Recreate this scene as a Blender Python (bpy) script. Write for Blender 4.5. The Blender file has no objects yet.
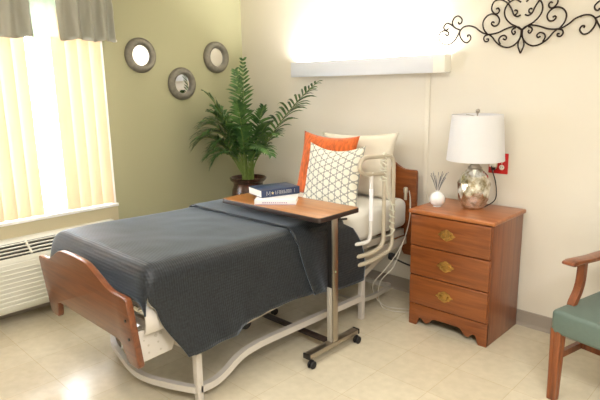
import bpy, bmesh, math, random
from mathutils import Vector, Matrix, noise
random.seed(7)
PI = math.pi
COL = bpy.context.scene.collection

# ------------------------------------------------------------------ helpers
def srgb(r, g, b):
    def f(c):
        c /= 255.0
        return c/12.92 if c <= .04045 else ((c+.055)/1.055)**2.4
    return (f(r), f(g), f(b), 1)

def new_mat(name):
    m = bpy.data.materials.new(name); m.use_nodes = True
    nt = m.node_tree
    return m, nt, nt.nodes['Principled BSDF']

def mat(name, col, rough=.5, metal=0, bump=0, bscale=200, spec=.5, var=0, vscale=6, trans=0, coat=0, sheen=0, stretch=(1, 1, 1)):
    m, nt, b = new_mat(name)
    b.inputs['Base Color'].default_value = col
    b.inputs['Roughness'].default_value = rough
    b.inputs['Metallic'].default_value = metal
    b.inputs['Specular IOR Level'].default_value = spec
    b.inputs['Coat Weight'].default_value = coat
    b.inputs['Sheen Weight'].default_value = sheen
    if sheen: b.inputs['Sheen Roughness'].default_value = .5
    tc = nt.nodes.new('ShaderNodeTexCoord'); mp = nt.nodes.new('ShaderNodeMapping')
    mp.inputs['Scale'].default_value = stretch
    nt.links.new(tc.outputs['Object'], mp.inputs['Vector'])
    if var:
        n = nt.nodes.new('ShaderNodeTexNoise'); n.inputs['Scale'].default_value = vscale; n.inputs['Detail'].default_value = 4
        nt.links.new(mp.outputs[0], n.inputs['Vector'])
        r = nt.nodes.new('ShaderNodeValToRGB')
        r.color_ramp.elements[0].position = .3; r.color_ramp.elements[1].position = .7
        r.color_ramp.elements[0].color = tuple(c*(1-var) for c in col[:3])+(1,)
        r.color_ramp.elements[1].color = tuple(min(1, c*(1+var)) for c in col[:3])+(1,)
        nt.links.new(n.outputs['Fac'], r.inputs['Fac']); nt.links.new(r.outputs['Color'], b.inputs['Base Color'])
    if bump:
        n = nt.nodes.new('ShaderNodeTexNoise'); n.inputs['Scale'].default_value = bscale; n.inputs['Detail'].default_value = 3
        nt.links.new(mp.outputs[0], n.inputs['Vector'])
        bp = nt.nodes.new('ShaderNodeBump'); bp.inputs['Strength'].default_value = bump; bp.inputs['Distance'].default_value = .004
        nt.links.new(n.outputs['Fac'], bp.inputs['Height']); nt.links.new(bp.outputs[0], b.inputs['Normal'])
    return m

def wood(name, c1, c2, axis='x', rough=.32, coat=.25, scale=1.0):
    """grain runs along axis"""
    m, nt, b = new_mat(name)
    b.inputs['Roughness'].default_value = rough; b.inputs['Coat Weight'].default_value = coat
    b.inputs['Coat Roughness'].default_value = .2
    tc = nt.nodes.new('ShaderNodeTexCoord'); mp = nt.nodes.new('ShaderNodeMapping')
    s = {'x': (1.6, 26, 26), 'y': (26, 1.6, 26), 'z': (26, 26, 1.6)}[axis]
    mp.inputs['Scale'].default_value = tuple(v*scale for v in s)
    n = nt.nodes.new('ShaderNodeTexNoise'); n.inputs['Scale'].default_value = 1.5; n.inputs['Detail'].default_value = 6; n.inputs['Distortion'].default_value = .6
    n2 = nt.nodes.new('ShaderNodeTexNoise'); n2.inputs['Scale'].default_value = 9; n2.inputs['Detail'].default_value = 3
    mx = nt.nodes.new('ShaderNodeMath'); mx.operation = 'MULTIPLY_ADD'; mx.inputs[1].default_value = .3
    r = nt.nodes.new('ShaderNodeValToRGB')
    r.color_ramp.elements[0].position = .42; r.color_ramp.elements[1].position = .85
    r.color_ramp.elements[0].color = c2; r.color_ramp.elements[1].color = c1
    nt.links.new(tc.outputs['Object'], mp.inputs['Vector'])
    nt.links.new(mp.outputs[0], n.inputs['Vector']); nt.links.new(mp.outputs[0], n2.inputs['Vector'])
    nt.links.new(n2.outputs['Fac'], mx.inputs[0]); nt.links.new(n.outputs['Fac'], mx.inputs[2])
    nt.links.new(mx.outputs[0], r.inputs['Fac']); nt.links.new(r.outputs['Color'], b.inputs['Base Color'])
    return m

def obj(name, bm, m, parent=None, smooth=True, angle=40):
    bmesh.ops.recalc_face_normals(bm, faces=bm.faces[:])
    me = bpy.data.meshes.new(name)
    root = parent
    while root is not None and root.parent is not None: root = root.parent
    if root is not None and root.type == 'EMPTY':
        M = Matrix.LocRotScale(root.location, root.rotation_euler, root.scale)
        bmesh.ops.transform(bm, matrix=M.inverted(), verts=bm.verts[:])
    off = None
    if parent is None:
        xs = [v.co for v in bm.verts]
        off = Vector(((min(v.x for v in xs)+max(v.x for v in xs))/2, (min(v.y for v in xs)+max(v.y for v in xs))/2, min(v.z for v in xs)))
        bmesh.ops.translate(bm, vec=-off, verts=bm.verts[:])
    elif root.type == 'MESH':
        bmesh.ops.translate(bm, vec=-root.location, verts=bm.verts[:])
    for f in bm.faces: f.smooth = smooth
    if smooth:
        for e in bm.edges:
            if len(e.link_faces) == 2 and e.calc_face_angle(0) > math.radians(angle): e.smooth = False
    bm.to_mesh(me); bm.free()
    o = bpy.data.objects.new(name, me); COL.objects.link(o)
    if off: o.location = off
    if isinstance(m, (list, tuple)):
        for q in m: me.materials.append(q)
    else: me.materials.append(m)
    if parent: o.parent = parent
    return o

def thing(name, label, cat, loc=(0, 0, 0), rotz=0, group=None):
    o = bpy.data.objects.new(name, None); COL.objects.link(o); o.empty_display_size = .05
    o.location = loc; o.rotation_euler = (0, 0, rotz); o['label'] = label; o['category'] = cat
    if group: o['group'] = group
    return o

def tag(o, label, cat, group=None):
    o['label'] = label; o['category'] = cat
    if group: o['group'] = group
    return o

def struct(name, bm, m, parent=None, smooth=False):
    o = obj(name, bm, m, parent, smooth)
    if parent is None: o['kind'] = 'structure'
    return o

def B(): return bmesh.new()

def box(bm, x0, x1, y0, y1, z0, z1, bev=0, seg=2, M=None):
    r = bmesh.ops.create_cube(bm, size=1)
    vs = r['verts']
    S = Matrix.Translation(((x0+x1)/2, (y0+y1)/2, (z0+z1)/2)) @ Matrix.Diagonal((abs(x1-x0), abs(y1-y0), abs(z1-z0), 1))
    if M is not None: S = M @ S
    bmesh.ops.transform(bm, matrix=S, verts=vs)
    if bev:
        es = list({e for v in vs for e in v.link_edges})
        bmesh.ops.bevel(bm, geom=es, offset=bev, segments=seg, profile=.5, affect='EDGES')
    return bm

def spline(pts, n=8, closed=False):
    P = [Vector(p) for p in pts]; out = []
    N = len(P)
    rng = range(N) if closed else range(N-1)
    for i in rng:
        if closed: a, b, c, d = P[(i-1) % N], P[i], P[(i+1) % N], P[(i+2) % N]
        else: a, b, c, d = P[max(i-1, 0)], P[i], P[i+1], P[min(i+2, N-1)]
        for k in range(n):
            t = k/n
            out.append(.5*((2*b)+(c-a)*t+(2*a-5*b+4*c-d)*t*t+(3*b-a-3*c+d)*t**3))
    if not closed: out.append(P[-1])
    return out

def tube(bm, pts, r, seg=10, n=6, smooth=True, rend=None, flat=None, closed=False):
    """sweep a circle (or flat=(w,h) rectangle) along pts"""
    P = spline(pts, n, closed) if smooth and len(pts) > 2 else [Vector(p) for p in pts]
    Q = [P[0]]
    for p in P[1:]:
        if (p-Q[-1]).length > 1e-6: Q.append(p)
    P = Q; N = len(P)
    T = []
    for i in range(N):
        if closed: t = P[(i+1) % N]-P[(i-1) % N]
        else: t = P[min(i+1, N-1)]-P[max(i-1, 0)]
        T.append(t.normalized())
    up = Vector((0, 0, 1)) if abs(T[0].z) < .9 else Vector((1, 0, 0))
    nrm = (up-T[0]*up.dot(T[0])).normalized()
    rings = []
    for i in range(N):
        if i:
            nrm = (nrm-T[i]*nrm.dot(T[i]))
            nrm = nrm.normalized() if nrm.length > 1e-6 else T[i].orthogonal().normalized()
        bi = T[i].cross(nrm)
        rr = r if rend is None else r+(rend-r)*i/(N-1)
        ring = []
        if flat:
            for a, b in ((-1, -1), (1, -1), (1, 1), (-1, 1)):
                ring.append(bm.verts.new(P[i]+bi*a*flat[0]/2+nrm*b*flat[1]/2))
        else:
            for k in range(seg):
                a = 2*PI*k/seg
                ring.append(bm.verts.new(P[i]+nrm*math.cos(a)*rr+bi*math.sin(a)*rr))
        rings.append(ring)
    S = len(rings[0])
    for i in range(N if closed else N-1):
        a, b = rings[i], rings[(i+1) % N]
        for k in range(S):
            bm.faces.new((a[k], a[(k+1) % S], b[(k+1) % S], b[k]))
    if not closed:
        bm.faces.new(rings[0]); bm.faces.new(rings[-1][::-1])
    return bm

def lathe(bm, prof, c=(0, 0, 0), seg=32, axis='z', cap=True):
    rings = []
    for (r, z) in prof:
        ring = []
        for k in range(seg):
            a = 2*PI*k/seg
            x, y = r*math.cos(a), r*math.sin(a)
            p = {'z': (x, y, z), 'x': (z, x, y), 'y': (x, z, y)}[axis]
            ring.append(bm.verts.new(Vector(p)+Vector(c)))
        rings.append(ring)
    for a, b in zip(rings, rings[1:]):
        for k in range(seg): bm.faces.new((a[k], a[(k+1) % seg], b[(k+1) % seg], b[k]))
    if cap:
        bm.faces.new(rings[0]); bm.faces.new(rings[-1][::-1])
    return bm

def prism(bm, poly, axis, a0, a1, bev=0):
    """poly of 2D points extruded along axis ('x': poly is (y,z); 'y': (x,z); 'z': (x,y))"""
    def P(p, a): return {'x': (a, p[0], p[1]), 'y': (p[0], a, p[1]), 'z': (p[0], p[1], a)}[axis]
    va = [bm.verts.new(P(p, a0)) for p in poly]; vb = [bm.verts.new(P(p, a1)) for p in poly]
    n = len(poly)
    fa = bm.faces.new(va); fb = bm.faces.new(vb[::-1])
    for i in range(n): bm.faces.new((va[i], va[(i+1) % n], vb[(i+1) % n], vb[i]))
    if bev:
        es = list(set(fa.edges) | set(fb.edges))
        bmesh.ops.recalc_face_normals(bm, faces=bm.faces[:])
        bmesh.ops.bevel(bm, geom=es, offset=bev, segments=2, profile=.5, affect='EDGES')
    return bm

def rrect(x0, x1, y0, y1, r, n=5):
    out = []
    for cx, cy, a in ((x1-r, y1-r, 0), (x0+r, y1-r, 90), (x0+r, y0+r, 180), (x1-r, y0+r, 270)):
        for k in range(n+1):
            t = math.radians(a+90*k/n); out.append((cx+r*math.cos(t), cy+r*math.sin(t)))
    return out

def copy_tree(o, parent=None):
    c = o.copy(); COL.objects.link(c)
    if parent: c.parent = parent
    for ch in list(o.children): copy_tree(ch, c)
    return c

def smoothstep(a, b, x):
    t = min(1, max(0, (x-a)/(b-a))); return t*t*(3-2*t)

# ------------------------------------------------------------------ materials
M_wallback = mat('cream_paint', srgb(226, 220, 206), .6, bump=.06, bscale=160, spec=.25, var=.012, vscale=3)
M_wallleft = mat('sage_paint', srgb(171, 169, 137), .6, bump=.06, bscale=160, spec=.25, var=.012, vscale=3)
M_ceil = mat('ceiling_white', srgb(235, 232, 222), .8, bump=.1, bscale=90)
M_base = mat('cove_base_vinyl', srgb(158, 148, 136), .45, spec=.4)
M_white = mat('white_trim_paint', srgb(240, 240, 238), .4)
M_fix = mat('white_enamel', srgb(220, 223, 230), .35, spec=.5)
M_ac = mat('ac_plastic', srgb(214, 212, 198), .45)
M_acdark = mat('ac_slots_dark', srgb(52, 50, 44), .7)
M_apron = mat('beige_apron', srgb(196, 186, 154), .5)
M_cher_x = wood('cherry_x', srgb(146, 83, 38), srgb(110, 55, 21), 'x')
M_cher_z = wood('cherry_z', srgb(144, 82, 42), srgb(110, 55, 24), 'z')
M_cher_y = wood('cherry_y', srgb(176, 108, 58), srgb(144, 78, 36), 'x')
M_oakfoot = wood('footboard_wood', srgb(122, 68, 34), srgb(90, 44, 20), 'x', rough=.3)
M_edgewood = wood('footboard_edge', srgb(186, 116, 70), srgb(156, 88, 48), 'x', rough=.28)
M_table = wood('table_laminate', srgb(184, 126, 68), srgb(154, 96, 46), 'x', rough=.3)
M_chairw = wood('chair_wood', srgb(142, 80, 42), srgb(98, 50, 25), 'z', rough=.3)
M_black = mat('black_plastic', srgb(26, 24, 24), .4)
M_edge = mat('dark_table_edge', srgb(44, 32, 28), .4)
M_chrome = mat('brushed_steel', srgb(176, 168, 156), .28, 1)
M_sleeve = mat('grey_painted_steel', srgb(186, 180, 168), .4, .4)
M_frame = mat('beige_powder_coat', srgb(188, 180, 166), .42, .1)
M_framew = mat('white_powder_coat', srgb(204, 198, 190), .35, .1)
M_rail = mat('almond_rail_enamel', srgb(188, 178, 158), .35)
M_railw = mat('white_rail_enamel', srgb(222, 220, 216), .35)
M_rubber = mat('black_rubber', srgb(22, 22, 24), .55)
M_sheet = mat('white_sheet', srgb(222, 220, 212), .85, bump=.25, bscale=18, sheen=.1)
M_cream_case = mat('cream_pillowcase', srgb(222, 215, 198), .85, bump=.35, bscale=14, sheen=.1)
M_orange = mat('orange_textured_fabric', srgb(206, 98, 34), .8, bump=.8, bscale=60, var=.35, vscale=45, sheen=.2, stretch=(1, 1, .3))
M_iron = mat('bronze_iron', srgb(48, 36, 30), .45, .6)
M_brass = mat('antique_brass', srgb(186, 148, 82), .35, .9, bump=.5, bscale=160, var=.35, vscale=70)
M_red = mat('red_plate_plastic', srgb(190, 22, 26), .35)
M_outlet = mat('ivory_outlet', srgb(238, 234, 222), .35)
M_cordw = mat('white_cord', srgb(206, 200, 188), .5)
M_cordb = mat('black_cord', srgb(20, 20, 20), .5)
M_teal = mat('teal_vinyl', srgb(96, 112, 103), .5, bump=.25, bscale=260, var=.04, vscale=60)
M_bookblue = mat('navy_cloth_cover', srgb(42, 58, 92), .32)
M_pages = mat('book_pages', srgb(238, 236, 230), .7)
M_bookwhite = mat('white_paper_cover', srgb(236, 234, 236), .45)
M_silver = mat('silver_foil', srgb(205, 205, 200), .35, .3)
M_gold = mat('pale_gold_foil', srgb(230, 210, 160), .35, .2)
M_pot = mat('dark_glazed_ceramic', srgb(62, 34, 26), .22, var=.5, vscale=14, coat=.5)
M_soil = mat('soil', srgb(86, 62, 36), .95, bump=1, bscale=60)
M_stem = mat('palm_stem', srgb(112, 134, 62), .5)
M_ceram = mat('white_ceramic', srgb(240, 240, 240), .15)
M_reedg = mat('grey_reed', srgb(120, 120, 122), .7)
M_mirror = mat('mirror_glass', (.92, .92, .92, 1), .02, 1)
M_rim = mat('hammered_pewter', srgb(122, 118, 108), .5, .35, bump=.7, bscale=90, var=.2, vscale=30)
M_underbed = mat('deck_steel_dark', srgb(70, 64, 56), .5, .3)


def translucent_mat(name, col, mixf, rough=.6, var=None):
    m = bpy.data.materials.new(name); m.use_nodes = True; nt = m.node_tree
    b = nt.nodes['Principled BSDF']; out = nt.nodes['Material Output']
    b.inputs['Base Color'].default_value = col; b.inputs['Roughness'].default_value = rough
    t = nt.nodes.new('ShaderNodeBsdfTranslucent'); t.inputs['Color'].default_value = col
    mx = nt.nodes.new('ShaderNodeMixShader'); mx.inputs[0].default_value = mixf
    nt.links.new(b.outputs[0], mx.inputs[1]); nt.links.new(t.outputs[0], mx.inputs[2]); nt.links.new(mx.outputs[0], out.inputs[0])
    return m
M_vane = translucent_mat('cream_vane', srgb(234, 213, 186), .35)
M_backlit = translucent_mat('pale_mint_backlit', srgb(214, 224, 208), .6)  # mint paling stands in for backlight coming through the satin
M_satin = translucent_mat('taupe_satin', srgb(182, 181, 168), .22, .35)
M_shade = translucent_mat('white_linen_shade', srgb(246, 246, 248), .35)

# leaf
def leaf_mat(name, c1, c2):
    m, nt, b = new_mat(name)
    b.inputs['Roughness'].default_value = .42
    tc = nt.nodes.new('ShaderNodeTexCoord'); n = nt.nodes.new('ShaderNodeTexNoise'); n.inputs['Scale'].default_value = 14
    r = nt.nodes.new('ShaderNodeValToRGB'); r.color_ramp.elements[0].position = .35; r.color_ramp.elements[1].position = .65
    r.color_ramp.elements[0].color = c1; r.color_ramp.elements[1].color = c2
    nt.links.new(tc.outputs['Object'], n.inputs['Vector']); nt.links.new(n.outputs['Fac'], r.inputs['Fac'])
    nt.links.new(r.outputs['Color'], b.inputs['Base Color'])
    return m
M_leaf = leaf_mat('palm_leaf', srgb(34, 74, 34), srgb(92, 130, 66))

# blanket: charcoal knit with fine ribs running across the drape
def blanket_mat():
    m, nt, b = new_mat('charcoal_knit')
    b.inputs['Roughness'].default_value = .5
    b.inputs['Sheen Weight'].default_value = .45; b.inputs['Sheen Roughness'].default_value = .4; b.inputs['Sheen Tint'].default_value = (.72, .85, 1, 1)  # blue sheen tint imitates cool window light on the bed top
    b.inputs['Specular IOR Level'].default_value = .35
    tc = nt.nodes.new('ShaderNodeTexCoord')
    n = nt.nodes.new('ShaderNodeTexNoise'); n.inputs['Scale'].default_value = 90; n.inputs['Detail'].default_value = 3
    nt.links.new(tc.outputs['Object'], n.inputs['Vector'])
    r = nt.nodes.new('ShaderNodeValToRGB')
    r.color_ramp.elements[0].color = srgb(19, 22, 25); r.color_ramp.elements[1].color = srgb(34, 38, 42)
    r.color_ramp.elements[0].position = .35; r.color_ramp.elements[1].position = .65
    nt.links.new(n.outputs['Fac'], r.inputs['Fac']); nt.links.new(r.outputs['Color'], b.inputs['Base Color'])
    w = nt.nodes.new('ShaderNodeTexWave'); w.bands_direction = 'Y'; w.inputs['Scale'].default_value = 26; w.inputs['Distortion'].default_value = .6
    w2 = nt.nodes.new('ShaderNodeTexWave'); w2.bands_direction = 'Z'; w2.inputs['Scale'].default_value = 22; w2.inputs['Distortion'].default_value = .5
    ad = nt.nodes.new('ShaderNodeMath'); ad.operation = 'ADD'
    nt.links.new(tc.outputs['Object'], w.inputs['Vector']); nt.links.new(tc.outputs['Object'], w2.inputs['Vector'])
    nt.links.new(w.outputs['Fac'], ad.inputs[0]); nt.links.new(w2.outputs['Fac'], ad.inputs[1])
    bp = nt.nodes.new('ShaderNodeBump'); bp.inputs['Strength'].default_value = .3; bp.inputs['Distance'].default_value = .002
    nt.links.new(ad.outputs[0], bp.inputs['Height']); nt.links.new(bp.outputs[0], b.inputs['Normal'])
    return m
M_blanket = blanket_mat()

# floor: cream vinyl composition tile, waxed
def floor_mat():
    m, nt, b = new_mat('waxed_cream_tile')
    tc = nt.nodes.new('ShaderNodeTexCoord')
    br = nt.nodes.new('ShaderNodeTexBrick'); br.offset = 0; br.squash = 1
    br.inputs['Scale'].default_value = 1; br.inputs['Mortar Size'].default_value = .0016; br.inputs['Mortar Smooth'].default_value = .3
    br.inputs['Brick Width'].default_value = .305; br.inputs['Row Height'].default_value = .305
    br.inputs['Color1'].default_value = srgb(216, 206, 182); br.inputs['Color2'].default_value = srgb(211, 200, 175)
    br.inputs['Mortar'].default_value = srgb(198, 182, 150)
    nt.links.new(tc.outputs['Object'], br.inputs['Vector'])
    n = nt.nodes.new('ShaderNodeTexNoise'); n.inputs['Scale'].default_value = 22; n.inputs['Detail'].default_value = 6
    nt.links.new(tc.outputs['Object'], n.inputs['Vector'])
    mx = nt.nodes.new('ShaderNodeMix'); mx.data_type = 'RGBA'; mx.blend_type = 'MULTIPLY'
    r = nt.nodes.new('ShaderNodeValToRGB'); r.color_ramp.elements[0].position = .3; r.color_ramp.elements[1].position = .7
    r.color_ramp.elements[0].color = (.9, .9, .88, 1); r.color_ramp.elements[1].color = (1, 1, 1, 1)
    nt.links.new(n.outputs['Fac'], r.inputs['Fac'])
    mx.inputs[0].default_value = 1
    nt.links.new(br.outputs['Color'], mx.inputs[6]); nt.links.new(r.outputs['Color'], mx.inputs[7])
    nt.links.new(mx.outputs[2], b.inputs['Base Color'])
    b.inputs['Roughness'].default_value = .17; b.inputs['Specular IOR Level'].default_value = .5
    n2 = nt.nodes.new('ShaderNodeTexNoise'); n2.inputs['Scale'].default_value = 7; n2.inputs['Detail'].default_value = 4
    nt.links.new(tc.outputs['Object'], n2.inputs['Vector'])
    bp = nt.nodes.new('ShaderNodeBump'); bp.inputs['Strength'].default_value = .12; bp.inputs['Distance'].default_value = .01
    nt.links.new(n2.outputs['Fac'], bp.inputs['Height']); nt.links.new(bp.outputs[0], b.inputs['Normal'])
    return m
M_floor = floor_mat()

# dotted pillow fabric
def dots_mat():
    m, nt, b = new_mat('grey_dot_print')
    b.inputs['Roughness'].default_value = .8
    tc = nt.nodes.new('ShaderNodeTexCoord')
    sx = nt.nodes.new('ShaderNodeSeparateXYZ'); nt.links.new(tc.outputs['UV'], sx.inputs[0])
    a, c = .060, .1039      # lattice in metres of cloth
    def lat(ox, oy):
        outs = []
        for i, per, o in ((1, a, ox), (0, c, oy)):
            ad = nt.nodes.new('ShaderNodeMath'); ad.operation = 'ADD'; ad.inputs[1].default_value = o+10*per
            nt.links.new(sx.outputs[i], ad.inputs[0])
            md = nt.nodes.new('ShaderNodeMath'); md.operation = 'FLOORED_MODULO'; md.inputs[1].default_value = per
            nt.links.new(ad.outputs[0], md.inputs[0])
            sb = nt.nodes.new('ShaderNodeMath'); sb.operation = 'SUBTRACT'; sb.inputs[1].default_value = per/2
            nt.links.new(md.outputs[0], sb.inputs[0])
            sq = nt.nodes.new('ShaderNodeMath'); sq.operation = 'MULTIPLY'
            nt.links.new(sb.outputs[0], sq.inputs[0]); nt.links.new(sb.outputs[0], sq.inputs[1]); outs.append(sq)
        s = nt.nodes.new('ShaderNodeMath'); s.operation = 'ADD'
        nt.links.new(outs[0].outputs[0], s.inputs[0]); nt.links.new(outs[1].outputs[0], s.inputs[1])
        q = nt.nodes.new('ShaderNodeMath'); q.operation = 'SQRT'; nt.links.new(s.outputs[0], q.inputs[0])
        return q
    def below(nodes, rad):
        cur = nodes[0]
        for k in nodes[1:]:
            mn = nt.nodes.new('ShaderNodeMath'); mn.operation = 'MINIMUM'
            nt.links.new(cur.outputs[0], mn.inputs[0]); nt.links.new(k.outputs[0], mn.inputs[1]); cur = mn
        lt = nt.nodes.new('ShaderNodeMath'); lt.operation = 'LESS_THAN'; lt.inputs[1].default_value = rad
        nt.links.new(cur.outputs[0], lt.inputs[0]); return lt
    big = below([lat(0, 0), lat(a/2, c/2)], .0232)
    small = below([lat(a/2, c/6), lat(a/2, -c/6), lat(0, c/2+c/6), lat(0, c/2-c/6)], .0068)
    mxm = nt.nodes.new('ShaderNodeMath'); mxm.operation = 'MAXIMUM'
    nt.links.new(big.outputs[0], mxm.inputs[0]); nt.links.new(small.outputs[0], mxm.inputs[1])
    mx = nt.nodes.new('ShaderNodeMix'); mx.data_type = 'RGBA'
    mx.inputs[6].default_value = srgb(158, 158, 150); mx.inputs[7].default_value = srgb(230, 226, 210)
    nt.links.new(mxm.outputs[0], mx.inputs[0]); nt.links.new(mx.outputs[2], b.inputs['Base Color'])
    return m
M_dots = dots_mat()

# mercury glass
def mercury():
    m, nt, b = new_mat('mercury_glass')
    b.inputs['Metallic'].default_value = .8; b.inputs['Roughness'].default_value = .12; b.inputs['Coat Weight'].default_value = 1; b.inputs['Coat Roughness'].default_value = .03
    tc = nt.nodes.new('ShaderNodeTexCoord'); n = nt.nodes.new('ShaderNodeTexNoise'); n.inputs['Scale'].default_value = 30; n.inputs['Detail'].default_value = 5
    r = nt.nodes.new('ShaderNodeValToRGB')
    r.color_ramp.elements[0].position = .38; r.color_ramp.elements[1].position = .6
    r.color_ramp.elements[0].color = srgb(160, 148, 118); r.color_ramp.elements[1].color = srgb(244, 244, 238)
    nt.links.new(tc.outputs['Object'], n.inputs['Vector']); nt.links.new(n.outputs['Fac'], r.inputs['Fac']); nt.links.new(r.outputs['Color'], b.inputs['Base Color'])
    return m
M_merc = mercury()

def emis(name, col, s):
    m = bpy.data.materials.new(name); m.use_nodes = True; nt = m.node_tree
    nt.nodes.remove(nt.nodes['Principled BSDF'])
    e = nt.nodes.new('ShaderNodeEmission'); e.inputs[0].default_value = col; e.inputs[1].default_value = s
    nt.links.new(e.outputs[0], nt.nodes['Material Output'].inputs[0]); return m
M_tube = emis('fluorescent_tube_glow', (1, .93, .78, 1), 6)

# ------------------------------------------------------------------ room
RX, RY, RZ = 5.4, -4.8, 2.5
WY0, WY1, WZ0, WZ1 = -3.15, -1.335, .64, 2.13       # window opening
struct('floor', box(B(), -.2, RX, RY, .2, -.1, 0), M_floor)
struct('ceiling', box(B(), -.2, RX, RY, .2, RZ, RZ+.1), M_ceil)
struct('wall_back', box(B(), 0, RX, 0, .2, 0, RZ), M_wallback)
struct('wall_right', box(B(), RX, RX+.1, RY, .2, 0, RZ), M_wallback)
struct('wall_front', box(B(), -.2, RX, RY-.1, RY, 0, RZ), M_wallback)
bm = B()
box(bm, -.2, 0, RY, WY0, 0, RZ); box(bm, -.2, 0, WY1, .2, 0, RZ)
box(bm, -.2, 0, WY0, WY1, 0, WZ0); box(bm, -.2, 0, WY0, WY1, WZ1, RZ)
struct('wall_left', bm, M_wallleft)
# cove base, back wall
def cove(a0, a1, axis):
    prof = [(0, 0), (-.016, 0), (-.010, .006), (-.006, .02), (-.006, .096), (-.004, .1), (0, .1)]
    bm = B()
    if axis == 'x': prism(bm, prof, 'x', a0, a1)
    else: prism(bm, [(-p[0], p[1]) for p in prof], 'y', a0, a1)
    return bm
struct('baseboard_back', cove(0, RX, 'x'), M_base)
struct('baseboard_left', cove(RY, 0, 'y'), M_base)

# window: casing, sill, glazing frame, pane
w = B()
box(w, -.14, .0, WY0, WY0+.03, WZ0, WZ1); box(w, -.14, .012, WY1-.028, WY1, WZ0, WZ1); box(w, -.14, 0, WY0, WY1, WZ1-.03, WZ1)
box(w, -.14, -.09, WY0, WY1, WZ0, WZ0+.05)
yc = (WY0+WY1)/2
box(w, -.14, -.10, yc-.03, yc+.03, WZ0, WZ1)
wf = struct('window_1', w, M_white)
struct('window_sill', box(B(), -.1, .022, WY0-.02, WY1+.015, WZ0-.006, WZ0+.018, .004), M_white, wf)
gm, nt, gb = new_mat('clear_pane')
gb.inputs['Transmission Weight'].default_value = 1; gb.inputs['Roughness'].default_value = 0; gb.inputs['IOR'].default_value = 1.05
struct('window_pane', box(B(), -.123, -.118, WY0+.03, WY1-.03, WZ0+.05, WZ1-.03), gm, wf)
o = struct('trim_1', box(B(), 0, .012, WY0-.02, WY1+.01, .5, WZ0-.007), M_apron)

# ------------------------------------------------------------------ vertical blinds
bl = thing('vertical_blind', 'cream vertical vane blind covering the bright window above the air conditioner', 'blind', (.03, -2.2, WZ0))
obj('headrail', box(B(), .012, .052, WY0+.03, WY1-.03, 2.06, 2.10, .004), M_white, bl)
y = WY1-.075; k = 0
random.seed(3)
while y > WY0+.08:
    gap = -1.90 < y < -1.72
    ang = math.radians(78 if gap else 20)
    bm = B(); hw = .044
    zt, zb = 2.06, WZ0+.03
    for s0 in range(6):
        pass
    cs = []
    for i in range(7):
        t = -1+2*i/6
        lx = .006*(1-t*t)
        px = .03+math.sin(ang)*t*hw+math.cos(ang)*lx*1
        py = y+math.cos(ang)*t*hw-math.sin(ang)*lx
        if gap: px = .03+math.sin(ang)*t*.02-.0; py = y+math.cos(ang)*t*.02
        cs.append((px, py))
    top = [bm.verts.new((a, b, zt)) for a, b in cs]; bot = [bm.verts.new((a, b, zb)) for a, b in cs]
    t2 = [bm.verts.new((a+.0012, b, zt)) for a, b in cs]; b2 = [bm.verts.new((a+.0012, b, zb)) for a, b in cs]
    for i in range(6):
        bm.faces.new((top[i], top[i+1], bot[i+1], bot[i])); bm.faces.new((t2[i+1], t2[i], b2[i], b2[i+1]))
        bm.faces.new((top[i], t2[i], t2[i+1], top[i+1])); bm.faces.new((bot[i+1], b2[i+1], b2[i], bot[i]))
    bm.faces.new((top[0], bot[0], b2[0], t2[0])); bm.faces.new((top[-1], t2[-1], b2[-1], bot[-1]))
    obj('vane', bm, M_vane, bl)
    y -= .086; k += 1

# ------------------------------------------------------------------ valance
va = thing('window_valance', 'gathered taupe satin valance with a centre coloured paler to imitate window backlight', 'valance', (.1, -2.2, 1.85))
def valance(name, y0, y1, m, amp, seed, zb=1.845):
    bm = B(); n = int(abs(y1-y0)/.006); rows = 12
    G = []
    for i in range(n+1):
        y = y0+(y1-y0)*i/n; col = []
        for j in range(rows+1):
            t = j/rows     # 0 top 1 bottom
            z = 2.19-(2.19-zb)*t
            ph = y*52+seed+1.6*math.sin(y*11+seed)
            A = amp*(.35+.65*t) if t > .25 else amp*.45
            xx = .125+.02*t+A*math.sin(ph)+.4*A*math.sin(ph*2.3+1)*(1-t)
            if .22 < t < .42: xx += .008
            zz = z+.008*math.sin(ph*.5+seed)*(t > .9)
            col.append(bm.verts.new((xx, y, zz)))
        G.append(col)
    for i in range(n):
        for j in range(rows): bm.faces.new((G[i][j], G[i+1][j], G[i+1][j+1], G[i][j+1]))
    ob = obj(name, bm, m, va, True, 180)
    sm = ob.modifiers.new('s', 'SOLIDIFY'); sm.thickness = .002
    return ob
valance('side_panel', -3.25, -1.87, M_satin, .030, .5)
valance('backlit_panel', -1.87, -1.70, M_backlit, .006, 2, 1.85)  # window backlight put into a paler, more translucent strip of the valance
valance('side_panel', -1.70, -1.30, M_satin, .032, 3.4)
# return to the wall at the corner
bm = B(); G = []
for i in range(8):
    t = i/7; x = .005+.13*t; y = -1.30+.006*math.sin(t*6)+.02*(1-t)
    G.append([bm.verts.new((x, y, z)) for z in (2.19, 2.0, 1.87-.012*t)])
for i in range(7):
    for j in range(2): bm.faces.new((G[i][j], G[i+1][j], G[i+1][j+1], G[i][j+1]))
ob = obj('return_flap', bm, M_satin, va); ob.modifiers.new('s', 'SOLIDIFY').thickness = .002
tube(bm := B(), [(.088, -3.26, 2.10), (.088, -1.31, 2.10)], .011, smooth=False)
tube(bm, [(.004, -1.315, 2.10), (.088, -1.315, 2.10)], .008, smooth=False)
obj('curtain_rod', bm, M_white, va)
bm = B(); box(bm, .10, .128, -1.30, -1.278, 1.846, 1.862, .003); ob = obj('hem_tab', bm, M_white, va); ob['label'] = 'small white tab at the corner'

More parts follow.
